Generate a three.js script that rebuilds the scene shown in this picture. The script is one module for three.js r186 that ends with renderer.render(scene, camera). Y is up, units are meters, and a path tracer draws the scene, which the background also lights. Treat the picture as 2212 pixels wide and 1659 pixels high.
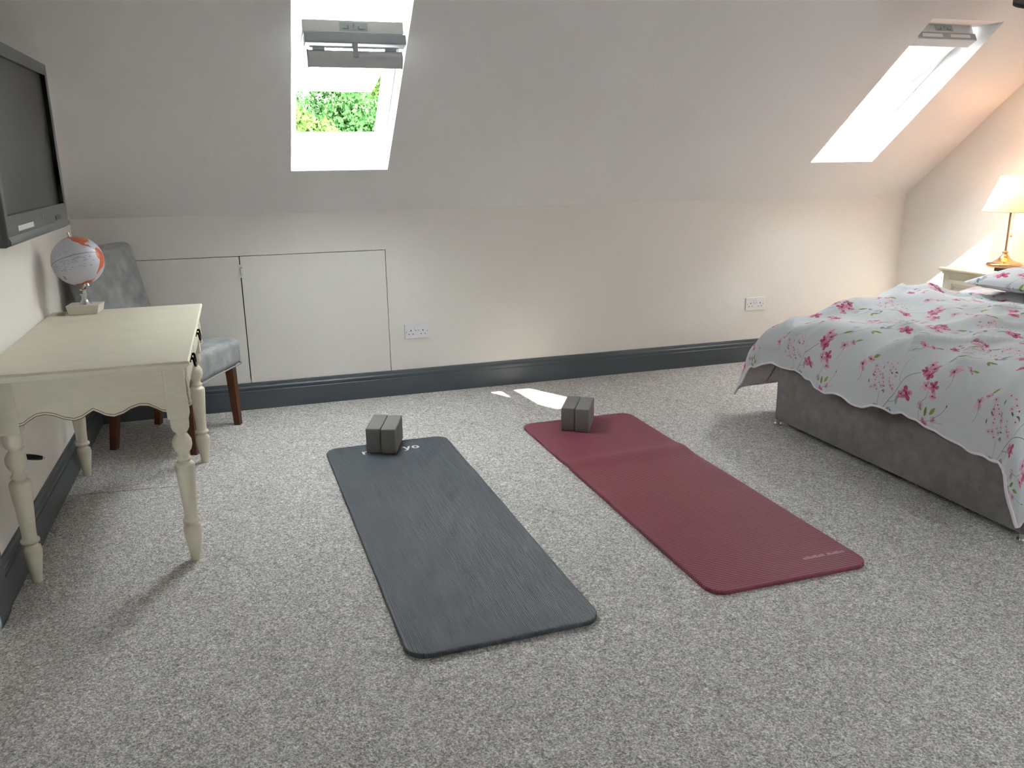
import * as THREE from 'three';
import { RoundedBoxGeometry } from 'three/addons/geometries/RoundedBoxGeometry.js';
import { mergeGeometries, mergeVertices, toCreasedNormals } from 'three/addons/utils/BufferGeometryUtils.js';
import { FontLoader } from 'three/addons/loaders/FontLoader.js';
import { RectAreaLightUniformsLib } from 'three/addons/lights/RectAreaLightUniformsLib.js';

// ---------------------------------------------------------------- camera, sky, sun, exposure
const scene = new THREE.Scene();
const camera = new THREE.PerspectiveCamera(49.655, 2212 / 1659, 0.05, 300);
camera.rotation.order = 'YXZ';
camera.rotation.set(-0.26299, -0.30998, -0.01364);
camera.position.set(0.807, 1.3253, 4.6986);
scene.add(camera);

const renderer = new THREE.WebGLRenderer({ antialias: true });
renderer.toneMapping = THREE.LinearToneMapping;
renderer.toneMappingExposure = 2.15;
renderer.shadowMap.enabled = true;
RectAreaLightUniformsLib.init();

scene.background = new THREE.Color().setRGB(0.91, 0.955, 0.97);
scene.backgroundIntensity = 17.0;

const sun = new THREE.DirectionalLight(new THREE.Color().setRGB(1.0, 0.93, 0.82), 13.0);
const SUN_DIR = new THREE.Vector3(0.63, -1, -0.1).normalize();
sun.position.set(2.5, 0.5, 1.5).addScaledVector(SUN_DIR, -20);
sun.target.position.set(2.5, 0.5, 1.5);
sun.castShadow = true;
Object.assign(sun.shadow.camera, { left: -6, right: 6, top: 6, bottom: -6, near: 1, far: 60 });
sun.shadow.mapSize.set(2048, 2048);
scene.add(sun, sun.target);

// ---------------------------------------------------------------- helpers
function rng(seed) { let a = seed >>> 0; return () => { a = (a + 0x6D2B79F5) | 0; let t = Math.imul(a ^ (a >>> 15), 1 | a); t = (t + Math.imul(t ^ (t >>> 7), 61 | t)) ^ t; return ((t ^ (t >>> 14)) >>> 0) / 4294967296; }; }
const clamp = (v, a, b) => Math.min(b, Math.max(a, v));
const smooth = (a, b, v) => { const t = clamp((v - a) / (b - a), 0, 1); return t * t * (3 - 2 * t); };
const lerp = (a, b, t) => a + (b - a) * t;
function makeNoise(seed, period) {              // tileable value noise
  const r = rng(seed), n = period, g = new Float32Array(n * n); for (let i = 0; i < g.length; i++) g[i] = r() * 2 - 1;
  return (x, y) => {
    const xi = Math.floor(x), yi = Math.floor(y), fx = x - xi, fy = y - yi, sx = fx * fx * (3 - 2 * fx), sy = fy * fy * (3 - 2 * fy);
    const m = (v) => ((v % n) + n) % n, x0 = m(xi), x1 = m(xi + 1), y0 = m(yi) * n, y1 = m(yi + 1) * n;
    return lerp(lerp(g[y0 + x0], g[y0 + x1], sx), lerp(g[y1 + x0], g[y1 + x1], sx), sy);
  };
}
const used = new Map();
function numbered(name) { const k = used.get(name) ?? 0; used.set(name, k + 1); return k ? `${name}_${String(k).padStart(3, '0')}` : name; }
function shadows(o) { o.traverse((c) => { if (c.isMesh) { c.castShadow = true; c.receiveShadow = true; } }); return o; }
function thing(name, label, category, pos = [0, 0, 0], turn = 0, group) {
  const o = new THREE.Group(); o.name = numbered(name); o.position.set(...pos); o.rotation.y = turn;
  o.userData = { label, category }; if (group) o.userData.group = group; scene.add(o); return o;
}
function structure(name, label, category, o) { o.name = name; o.userData = { kind: 'structure', label, category }; scene.add(o); return o; }
function part(name, geo, material, parent, label) {
  const m = new THREE.Mesh(geo, material); m.name = name; m.castShadow = m.receiveShadow = true; if (label) m.userData.label = label; parent.add(m); return m;
}
const box = (x0, x1, y0, y1, z0, z1, r = 0, seg = 2) => {
  const w = x1 - x0, h = y1 - y0, d = z1 - z0;
  const g = r > 0 ? new RoundedBoxGeometry(w, h, d, seg, Math.min(r, w / 2.01, h / 2.01, d / 2.01)) : new THREE.BoxGeometry(w, h, d);
  return g.translate((x0 + x1) / 2, (y0 + y1) / 2, (z0 + z1) / 2);
};
const join = (list) => mergeGeometries(list.map((g) => (g.index ? g.toNonIndexed() : g)).map((g) => { for (const k of Object.keys(g.attributes)) if (!['position', 'normal', 'uv'].includes(k)) g.deleteAttribute(k); return g; }));
const lathe = (pts, seg = 40) => new THREE.LatheGeometry(pts.map(([r, y]) => new THREE.Vector2(r, y)), seg);
const tube = (pts, r, seg = 40, rs = 8, closed = false) => new THREE.TubeGeometry(new THREE.CatmullRomCurve3(pts.map((p) => new THREE.Vector3(...p)), closed), seg, r, rs, closed);
const rod = (a, b, r, rs = 12) => { const A = new THREE.Vector3(...a), B = new THREE.Vector3(...b), d = B.clone().sub(A); return new THREE.CylinderGeometry(r, r, d.length(), rs).applyQuaternion(new THREE.Quaternion().setFromUnitVectors(new THREE.Vector3(0, 1, 0), d.normalize())).translate(...A.add(B).multiplyScalar(0.5).toArray()); };
function shapeOf(pts, holes = []) { const s = new THREE.Shape(pts.map((p) => new THREE.Vector2(...p))); for (const h of holes) s.holes.push(new THREE.Path(h.map((p) => new THREE.Vector2(...p)))); return s; }
const extrude = (shape, depth, o = {}) => new THREE.ExtrudeGeometry(shape, { depth, bevelEnabled: false, curveSegments: 8, ...o });
const rect = (x0, x1, y0, y1) => [[x0, y0], [x1, y0], [x1, y1], [x0, y1]];
function spline(pts, n) { const c = new THREE.CatmullRomCurve3(pts.map(([r, y]) => new THREE.Vector3(r, y, 0)), false, 'centripetal'); return c.getPoints(n).map((v) => [Math.max(v.x, 0.0001), v.y]); }
function worldUV(geo, scale = 1) {              // box-mapped uv in metres
  const p = geo.attributes.position, n = geo.attributes.normal, uv = new Float32Array(p.count * 2);
  for (let i = 0; i < p.count; i++) {
    const ax = Math.abs(n.getX(i)), ay = Math.abs(n.getY(i)), az = Math.abs(n.getZ(i));
    const [u, v] = ay >= ax && ay >= az ? [p.getX(i), p.getZ(i)] : ax >= az ? [p.getZ(i), p.getY(i)] : [p.getX(i), p.getY(i)];
    uv[2 * i] = u * scale; uv[2 * i + 1] = v * scale;
  }
  geo.setAttribute('uv', new THREE.BufferAttribute(uv, 2)); return geo;
}
function dataTexture(size, fn, srgb = true) {   // fn(x, y) -> [r, g, b] 0..1 (sRGB if srgb)
  const d = new Uint8Array(size * size * 4);
  for (let y = 0; y < size; y++) for (let x = 0; x < size; x++) { const c = fn(x, y), i = (y * size + x) * 4; d[i] = clamp(c[0], 0, 1) * 255; d[i + 1] = clamp(c[1], 0, 1) * 255; d[i + 2] = clamp(c[2], 0, 1) * 255; d[i + 3] = 255; }
  const t = new THREE.DataTexture(d, size, size); t.wrapS = t.wrapT = THREE.RepeatWrapping; t.magFilter = THREE.LinearFilter; t.minFilter = THREE.LinearMipmapLinearFilter; t.generateMipmaps = true;
  if (srgb) t.colorSpace = THREE.SRGBColorSpace; t.needsUpdate = true; return t;
}
const std = (color, roughness = 0.6, o = {}) => new THREE.MeshStandardMaterial({ color, roughness, metalness: 0, ...o });
const phys = (color, roughness = 0.5, o = {}) => new THREE.MeshPhysicalMaterial({ color, roughness, metalness: 0, ...o });
const repeatOf = (t, rx, ry = rx) => { const c = t.clone(); c.repeat.set(rx, ry); c.needsUpdate = true; return c; };

// ---------------------------------------------------------------- textures and materials
const n8 = makeNoise(11, 8), n16 = makeNoise(12, 16), n64 = makeNoise(13, 64), n128 = makeNoise(14, 128), n256 = makeNoise(15, 256), n512 = makeNoise(16, 512);
const CS = 1024;                                   // one tile is 1.2 m of carpet
const carpetNoise = (() => {
  const a = new Float32Array(CS * CS), r = rng(5);
  for (let y = 0; y < CS; y++) for (let x = 0; x < CS; x++) {
    const f = 0.85 * n512(x / 2, y / 2) + 0.60 * n256(x / 4, y / 4) + 0.22 * n128(x / 8, y / 8) + 0.13 * n64(x / 16, y / 16) + 0.30 * (r() * 2 - 1);
    a[y * CS + x] = f;
  }
  return a;
})();
const carpetMap = dataTexture(CS, (x, y) => { const f = carpetNoise[y * CS + x]; const v = 0.725 + 0.225 * f; const w = 0.010 * n128(x / 8 + 31, y / 8 + 7); return [v + 0.008 + w, v, v - 0.012 - w]; });
const carpetBump = dataTexture(CS, (x, y) => { const v = 0.5 + 0.3 * carpetNoise[y * CS + x]; return [v, v, v]; }, false);
const carpet = std(0xffffff, 1.0, { map: carpetMap, bumpMap: carpetBump, bumpScale: 0.004 });

const plasterBump = dataTexture(512, (x, y) => { const v = 0.5 + 0.25 * n128(x / 4, y / 4) + 0.2 * n64(x / 8, y / 8); return [v, v, v]; }, false);
const plaster = std(0xf1eee8, 0.85, { bumpMap: plasterBump, bumpScale: 0.0006 });
const ceilingPaint = std(0xf0efee, 0.9, { bumpMap: plasterBump, bumpScale: 0.0006 });
const doorPaint = std(0xf1efea, 0.55);
const greyPaint = std(0x50585d, 0.38);
const whiteFrame = std(0xf6f7f6, 0.4);
const velvetMap = dataTexture(512, (x, y) => { const f = 0.55 * n16(x / 32, y / 32) + 0.4 * n64(x / 12 + 3, y / 12) + 0.2 * n128(x / 4, y / 4); const v = 0.60 + 0.05 * f; return [v + 0.008, v, v - 0.002]; });
const velvetBed = phys(0xd4d3d2, 0.95, { map: repeatOf(velvetMap, 1.6), sheen: 0.5, sheenRoughness: 0.5, sheenColor: new THREE.Color(0.35, 0.34, 0.33) });
const velvetMapLight = dataTexture(512, (x, y) => { const f = 0.9 * n8(x / 64, y / 64) + 0.5 * n16(x / 32 + 5, y / 32) + 0.25 * n64(x / 10, y / 10); const v = 0.66 + 0.075 * f; return [v - 0.004, v + 0.004, v + 0.006]; });
const velvetChair = phys(0xe6e8e8, 0.9, { map: repeatOf(velvetMapLight, 2.2), sheen: 0.6, sheenRoughness: 0.45, sheenColor: new THREE.Color(0.4, 0.41, 0.42) });
const creamMap = dataTexture(512, (x, y) => { const f = 0.5 * n16(x / 60, y / 32) + 0.6 * n64(x / 40, y / 8) + 0.35 * n256(x / 14, y / 2); const v = 0.018 * f; return [0.865 + v, 0.842 + v, 0.765 + 1.3 * v]; });
const cream = std(0xffffff, 0.42, { map: repeatOf(creamMap, 1.5) });
const creamPlain = std(0xe2dcc8, 0.45);
const creamLine = std(0x6d5a45, 0.7);
const bronze = std(0x1d1815, 0.4, { metalness: 0.7 });
const legWoodMap = dataTexture(256, (x, y) => { const f = n64(x / 4, y / 40) * 0.6 + n256(x / 1.5, y / 20) * 0.5; return [0.36 + 0.07 * f, 0.215 + 0.05 * f, 0.12 + 0.035 * f]; });
const darkWood = std(0xffffff, 0.45, { map: repeatOf(legWoodMap, 3) });
const foamMap = dataTexture(256, (x, y) => { const f = 0.7 * n256(x, y) + 0.4 * n64(x / 4, y / 4); const v = 0.455 + 0.03 * f; return [v + 0.006, v, v - 0.006]; });
const foam = std(0xffffff, 0.8, { map: repeatOf(foamMap, 6) });
const whitePlastic = std(0xeff0f2, 0.3);
const darkHole = std(0x1b1c1e, 0.7);
const chrome = std(0xd9dadb, 0.18, { metalness: 1 });
const steel = std(0xb7babd, 0.35, { metalness: 0.85 });
const brass = std(0xd8b489, 0.2, { metalness: 1 });
const blackPlastic = std(0x16171a, 0.4);

function canvasTexture(w, h, draw) { const c = document.createElement('canvas'); c.width = w; c.height = h; draw(c.getContext('2d'), w, h); const t = new THREE.CanvasTexture(c); t.colorSpace = THREE.SRGBColorSpace; t.wrapS = t.wrapT = THREE.RepeatWrapping; t.anisotropy = 8; return t; }

// printed cotton: sprays of pink blossom, twigs and leaves on pale blue
const FLORAL = 0.60;                               // metres per repeat
const floralTexture = canvasTexture(2048, 2048, (c, W) => {
  const r = rng(77), K = W / FLORAL;               // pixels per metre
  c.fillStyle = '#e0e5e7'; c.fillRect(0, 0, W, W);
  const rr = (a, b) => a + (b - a) * r();
  let jobs = [];
  const put = (f) => { for (const dx of [-W, 0, W]) for (const dy of [-W, 0, W]) { c.save(); c.translate(dx, dy); f(); c.restore(); } };
  function petal(x, y, ang, len, wid, col, alpha) { c.save(); c.translate(x, y); c.rotate(ang); c.globalAlpha = alpha; c.fillStyle = col; c.beginPath(); c.moveTo(0, 0); c.bezierCurveTo(wid, -len * 0.25, wid * 1.05, -len * 0.95, wid * 0.12, -len); c.bezierCurveTo(-wid * 0.2, -len * 0.86, -wid * 1.1, -len * 0.9, 0, 0); c.fill(); c.restore(); }
  function blossom(x, y, s, dark) {
    const a0 = rr(0, 6.28), sq = rr(0.72, 1), cols = dark ? ['#c93f74', '#d8648f', '#b82d63', '#e08bab'] : ['#e39ab9', '#eab0c8', '#d97ba3', '#f0c6d8'];
    const P = []; for (let i = 0; i < 5; i++) P.push([a0 + i * 1.257 + rr(-0.16, 0.16), s * rr(0.85, 1.1), s * rr(0.42, 0.54), cols[Math.floor(rr(0, 4))], rr(0.7, 0.95), cols[Math.floor(rr(0, 4))]]);
    const dots = []; for (let i = 0; i < 9; i++) dots.push([rr(0, 6.28), s * rr(0.14, 0.42), rr(0.025, 0.06) * s]);
    put(() => { c.save(); c.translate(x, y); c.scale(1, sq); for (const p of P) { petal(0, 0, p[0], p[1], p[2], p[3], p[4]); petal(0, 0, p[0] + 0.1, p[1] * 0.62, p[2] * 0.6, p[5], 0.55); }
      c.globalAlpha = 0.8; c.fillStyle = '#8c1d4c'; c.beginPath(); c.ellipse(0, 0, s * 0.2, s * 0.16, 0.4, 0, 6.28); c.fill(); c.globalAlpha = 0.9; c.fillStyle = '#3b1830'; c.beginPath(); c.ellipse(s * 0.04, s * 0.02, s * 0.1, s * 0.08, 0, 0, 6.28); c.fill();
      for (const d of dots) { c.beginPath(); c.arc(Math.cos(d[0]) * d[1], Math.sin(d[0]) * d[1], d[2], 0, 6.28); c.fill(); } c.restore(); });
  }
  function small(x, y, s) { const a0 = rr(0, 6.28), col = ['#f3dde6', '#edc9d8', '#f7ebee'][Math.floor(rr(0, 3))], sq = rr(0.7, 1); put(() => { c.save(); c.translate(x, y); c.scale(1, sq); for (let i = 0; i < 5; i++) petal(0, 0, a0 + i * 1.257, s, s * 0.45, col, 0.95); c.strokeStyle = '#a8688a'; c.lineWidth = 1.2; c.globalAlpha = 0.6; for (let i = 0; i < 5; i++) { c.beginPath(); c.arc(Math.sin(a0 + i * 1.257) * s * 0.62, -Math.cos(a0 + i * 1.257) * s * 0.62, s * 0.34, 0, 6.28); c.stroke(); } c.globalAlpha = 0.9; c.fillStyle = '#6b3550'; c.beginPath(); c.arc(0, 0, s * 0.22, 0, 6.28); c.fill(); c.restore(); }); }
  function sketch(x, y, s) { const pts = []; for (let k = 0; k < 6; k++) pts.push([rr(-s, s) * 0.4, rr(-s, s) * 0.4, rr(0.3, 0.6) * s, rr(0, 3)]); put(() => { c.save(); c.translate(x, y); c.strokeStyle = '#8f4872'; c.lineWidth = 2.6; c.globalAlpha = 0.8; for (const p of pts) { c.beginPath(); c.ellipse(p[0], p[1], p[2], p[2] * 0.6, p[3], 0, 6.28); c.stroke(); } c.fillStyle = '#e7c3d4'; c.globalAlpha = 0.45; c.beginPath(); c.arc(0, 0, s * 0.55, 0, 6.28); c.fill(); c.restore(); }); }
  function leaf(x, y, ang, len, col) { const w = len * rr(0.3, 0.42); put(() => { c.save(); c.translate(x, y); c.rotate(ang); c.globalAlpha = 0.9; c.fillStyle = col; c.beginPath(); c.moveTo(0, 0); c.quadraticCurveTo(w, -len * 0.45, 0, -len); c.quadraticCurveTo(-w, -len * 0.5, 0, 0); c.fill(); c.strokeStyle = 'rgba(40,52,22,.55)'; c.lineWidth = 2; c.beginPath(); c.moveTo(0, 0); c.lineTo(0, -len * 0.8); c.stroke(); c.restore(); }); }
  function twig(pts, w) { put(() => { c.strokeStyle = '#453c49'; c.globalAlpha = 0.92; c.lineCap = 'round'; c.lineWidth = w; c.beginPath(); c.moveTo(...pts[0]); for (let i = 1; i + 1 < pts.length; i += 2) c.quadraticCurveTo(...pts[i], ...pts[i + 1]); c.stroke(); }); }
  const GREEN = ['#7c8f35', '#93a446', '#66782c', '#a7b25a'], BLUE = ['#8aa1b6', '#7289a0', '#a3b6c4'];
  function spray(x, y, s, lean) {                  // a long stem with a clump of little blossom, two big ones and leaves
    const X = (u, v) => [x + (u + lean * v) * s, y - v * s];
    twig([X(0, 0), X(0.02, 0.16), X(0.06, 0.34), X(0.12, 0.48), X(0.24, 0.62)], 5.5); twig([X(0.05, 0.3), X(0.16, 0.36), X(0.22, 0.4)], 4); twig([X(0.02, 0.14), X(-0.05, 0.26), X(-0.07, 0.36)], 3.5); twig([X(0.12, 0.48), X(0.06, 0.56), X(0.07, 0.66)], 3.2);
    for (let i = 0; i < 5; i++) { const q = X(rr(0.0, 0.16), rr(0.18, 0.38)); leaf(...q, rr(-1.4, 1.4), s * rr(0.07, 0.1), BLUE[i % 3]); }
    for (let i = 0; i < 40; i++) { const a = rr(0, 6.28), d = Math.sqrt(r()) * 0.15; const q = X(-0.08 + Math.cos(a) * d * 1.15, 0.5 + Math.sin(a) * d); if (i % 4 === 3) leaf(...q, rr(0, 6.28), s * 0.034, i % 8 === 3 ? BLUE[1] : GREEN[2]); else small(...q, s * rr(0.019, 0.027)); }
    blossom(...X(0.225, 0.4), s * 0.078, true); blossom(...X(0.17, 0.39), s * 0.05, false);
    for (const [u, v] of [[0.27, 0.66], [0.33, 0.7], [0.25, 0.74], [0.34, 0.63]]) blossom(...X(u, v), s * 0.066, r() < 0.45);
    leaf(...X(0.1, 0.15), 1.2, s * 0.09, GREEN[0]); leaf(...X(0.1, 0.15), 2.3, s * 0.075, GREEN[1]); leaf(...X(0.41, 0.76), 0.9, s * 0.1, GREEN[0]); twig([X(0.33, 0.7), X(0.38, 0.72), X(0.42, 0.77)], 4); sketch(...X(-0.1, 0.12), s * 0.055);
  }
  function sprig(x, y, s, lean) {                  // a crooked twig with a group of three
    const X = (u, v) => [x + (u + lean * v) * s, y - v * s];
    twig([X(0, 0), X(-0.05, 0.1), X(0.0, 0.17), X(0.05, 0.22), X(0.02, 0.32)], 4); twig([X(0, 0), X(0.1, 0.03), X(0.2, 0.12), X(0.25, 0.15), X(0.27, 0.2)], 3.6); twig([X(0.13, 0.06), X(0.2, 0.05), X(0.26, 0.075)], 3);
    blossom(...X(-0.02, 0.31), s * 0.06, false); blossom(...X(0.07, 0.33), s * 0.065, true); blossom(...X(0.09, 0.25), s * 0.05, false); blossom(...X(0.06, -0.01), s * 0.065, r() < 0.6); blossom(...X(0.16, 0.07), s * 0.04, false);
    leaf(...X(0.05, 0.06), 0.1, s * 0.085, GREEN[0]); leaf(...X(0.1, 0.1), 0.75, s * 0.09, GREEN[1]); leaf(...X(0.0, 0.08), -0.5, s * 0.06, GREEN[2]); leaf(...X(0.27, 0.2), 0.4, s * 0.03, '#3a2f3c'); sketch(...X(-0.02, 0.12), s * 0.05);
  }
  const U = (m) => m * K;
  spray(U(0.12), U(0.34), U(0.44), 0.28); spray(U(0.43), U(0.60), U(0.44), 0.2);
  sprig(U(0.36), U(0.24), U(0.42), 0.05); sprig(U(0.04), U(0.54), U(0.42), 0.12); sprig(U(0.26), U(0.47), U(0.34), 0.2);
  for (const [x, y] of [[0.02, 0.10], [0.20, 0.56], [0.56, 0.30], [0.33, 0.40], [0.46, 0.05]]) { blossom(U(x), U(y), U(0.024), r() < 0.5); blossom(U(x + 0.03), U(y - 0.022), U(0.018), false); twig([[U(x), U(y)], [U(x + 0.02), U(y + 0.03)], [U(x - 0.005), U(y + 0.055)]], 3.2); leaf(U(x + 0.035), U(y - 0.03), 0.9, U(0.03), GREEN[1]); }
  c.globalAlpha = 1;
});
const floral = phys(0xe6e6e8, 0.85, { map: floralTexture, sheen: 0.25, sheenRoughness: 0.6, sheenColor: new THREE.Color(0.5, 0.52, 0.55), side: THREE.DoubleSide });
const floralReverse = std(0xe9dfe6, 0.9, { side: THREE.DoubleSide });
const hemFabric = std(0xeae3ea, 0.85);

// ---------------------------------------------------------------- the room
const HK = 1.0693, XR = 5.155, RA = 0.6739, TH = 0.22, ZF = 6.0, CEIL = 2.395, SN = Math.sin(RA), CN = Math.cos(RA);
const UMAX = (CEIL - HK) / SN, ZB = UMAX * CN;
const OPEN = { u0: 0.353, u1: 1.453, w: [[1.078, 1.562], [4.155, 4.61]] };
const OPEN_FRONT = { u0: 0.353, u1: 1.453, w: [[3.1, 3.64]] };

// floor: carpet
{
  const g = new THREE.PlaneGeometry(XR, ZF, 4, 4).rotateX(-Math.PI / 2).translate(XR / 2, 0, ZF / 2);
  const p = g.attributes.position, uv = g.attributes.uv;
  for (let i = 0; i < p.count; i++) uv.setXY(i, p.getX(i) / 1.2, p.getZ(i) / 1.2);
  const floor = structure('floor', 'flecked grey fitted carpet across the whole room', 'carpet', new THREE.Group());
  part('carpet', g, carpet, floor); part('carpet_seam', rod([0.03, -0.0004, 1.062], [0.46, -0.0004, 1.101], 0.0012, 6), std(0x3b3936, 1), floor, 'dark seam line'); part('floor_slab', box(0, XR, -0.2, -0.006, 0, ZF), std(0x8a8378, 0.9), floor);
}
// knee wall with the cupboard opening
const DOOR_TOP = 0.848, DOOR_BOT = 0.15, DOOR_L = 0.035, DOOR_MID = 0.789, DOOR_R = 1.571;
{
  const w = structure('wall_back', 'low white knee wall under the sloping ceiling', 'wall', new THREE.Group());
  const s = shapeOf(rect(-0.15, XR + 0.15, 0, HK + 0.02), [rect(DOOR_L - 0.003, DOOR_R + 0.003, DOOR_BOT - 0.003, DOOR_TOP + 0.0035)]);
  part('plaster', worldUV(extrude(s, 0.1).translate(0, 0, -0.1)), plaster, w);
  part('cupboard_back', box(DOOR_L - 0.05, DOOR_R + 0.05, DOOR_BOT - 0.05, DOOR_TOP + 0.05, -0.13, -0.101), darkHole, w);
  const d1 = structure('door_1', 'flush white cupboard door half hidden by desk and chair', 'cupboard door', new THREE.Group());
  part('door_leaf', box(DOOR_L, DOOR_MID - 0.0025, DOOR_BOT, DOOR_TOP, -0.02, 0.0, 0.001), doorPaint, d1);
  const d2 = structure('door_2', 'flush white cupboard door with latch, beside the double socket', 'cupboard door', new THREE.Group());
  part('door_leaf', box(DOOR_MID + 0.0025, DOOR_R, DOOR_BOT, DOOR_TOP, -0.02, 0.0, 0.001), doorPaint, d2);
  part('latch', join([box(DOOR_MID + 0.0, DOOR_MID + 0.012, 0.752, 0.79, 0.0, 0.022, 0.003), box(DOOR_MID - 0.004, DOOR_MID + 0.012, 0.735, 0.805, 0.0, 0.002)]), whitePlastic, d2, 'small pale latch tab');
}
// gables
const gable = shapeOf([[0, 0], [0, HK], [ZB, CEIL], [ZF - ZB, CEIL], [ZF, HK], [ZF, 0]]);
const DZ0 = 2.14, DZ1 = 2.90, DH = 2.04;
{
  const s = shapeOf([[0, 0], [0, HK], [ZB, CEIL], [ZF - ZB, CEIL], [ZF, HK], [ZF, 0], [DZ1, 0], [DZ1, DH], [DZ0, DH], [DZ0, 0]]);
  const g = worldUV(extrude(s, 0.15).rotateY(-Math.PI / 2));      // local (x,y,z) -> (-z, y, x)
  structure('wall_left', 'white gable wall behind the desk and television', 'wall', new THREE.Mesh(g, plaster));
  const g2 = worldUV(extrude(gable, 0.15).rotateY(-Math.PI / 2).translate(XR + 0.15, 0, 0));
  structure('wall_right', 'white gable wall behind the bed and table lamp', 'wall', new THREE.Mesh(g2, plaster));
  structure('wall_front', 'low white knee wall opposite the cupboard doors', 'wall', new THREE.Mesh(worldUV(box(-0.15, XR + 0.15, 0, HK + 0.02, ZF, ZF + 0.1)), plaster));
}
// sloping and flat ceiling
const slopeGeo = (o) => worldUV(extrude(shapeOf(rect(-0.15, XR + 0.15, 0, UMAX + 0.1), o.w.map(([a, b]) => rect(a, b, o.u0, o.u1))), TH).translate(0, 0, -TH));
const slopeBasis = new THREE.Matrix4().makeBasis(new THREE.Vector3(1, 0, 0), new THREE.Vector3(0, SN, CN), new THREE.Vector3(0, -CN, SN)).setPosition(0, HK, 0);
const slopeBasisFront = new THREE.Matrix4().makeBasis(new THREE.Vector3(-1, 0, 0), new THREE.Vector3(0, SN, -CN), new THREE.Vector3(0, -CN, -SN)).setPosition(XR, HK, ZF);
{
  const c = structure('ceiling', 'white sloping attic ceiling with roof window openings', 'ceiling', new THREE.Group());
  part('slope', slopeGeo(OPEN).applyMatrix4(slopeBasis), ceilingPaint, c);
  part('slope', slopeGeo({ ...OPEN_FRONT, w: OPEN_FRONT.w.map(([a, b]) => [XR - b, XR - a]) }).applyMatrix4(slopeBasisFront), ceilingPaint, c);
  part('flat_panel', worldUV(box(-0.15, XR + 0.15, CEIL, CEIL + 0.2, ZB - 0.1, ZF - ZB + 0.1)), ceilingPaint, c);
}
// skirting boards, moulded profile (depth, height)
const skirt = [[0, 0], [0.02, 0], [0.02, 0.104], [0.0165, 0.107], [0.0165, 0.112], [0.019, 0.118], [0.0185, 0.126], [0.0145, 0.1305], [0.0105, 0.133], [0.0105, 0.139], [0.0075, 0.147], [0.002, 0.149], [0, 0.149]];
const skirtGeo = (len) => toCreasedNormals(extrude(shapeOf(skirt), len), 0.5);   // runs along local +z, proud in +x
structure('baseboard_back', 'dark grey moulded skirting board below the cupboard doors', 'skirting', new THREE.Mesh(skirtGeo(XR).rotateY(-Math.PI / 2).translate(XR, 0, 0), greyPaint)).castShadow = true;
structure('baseboard_left', 'dark grey moulded skirting board behind the desk', 'skirting', new THREE.Mesh(skirtGeo(DZ0 - 0.105), greyPaint));
structure('baseboard_right', 'dark grey moulded skirting board behind the bed', 'skirting', new THREE.Mesh(skirtGeo(ZF).rotateY(Math.PI).translate(XR, 0, ZF), greyPaint));
{
  const d = structure('door_3', 'door with dark grey frame beside the desk', 'door', new THREE.Group());
  part('casing', join([box(0, 0.028, 0, DH + 0.07, DZ0 - 0.105, DZ0, 0.004), box(0, 0.028, 0, DH + 0.07, DZ1, DZ1 + 0.105, 0.004), box(0, 0.028, DH, DH + 0.07, DZ0, DZ1, 0.004), box(-0.14, 0, 0, DH, DZ0, DZ0 + 0.02), box(-0.14, 0, 0, DH, DZ1 - 0.02, DZ1)]), greyPaint, d);
  part('door_leaf', box(-0.07, -0.03, 0.005, DH - 0.005, DZ0 + 0.021, DZ1 - 0.021, 0.002), doorPaint, d);
  part('lever_handle', join([rod([-0.03, 1, DZ0 + 0.09], [0.02, 1, DZ0 + 0.09], 0.009), rod([0.02, 1, DZ0 + 0.085], [0.02, 1, DZ0 + 0.2], 0.009)]), steel, d);
}
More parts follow.
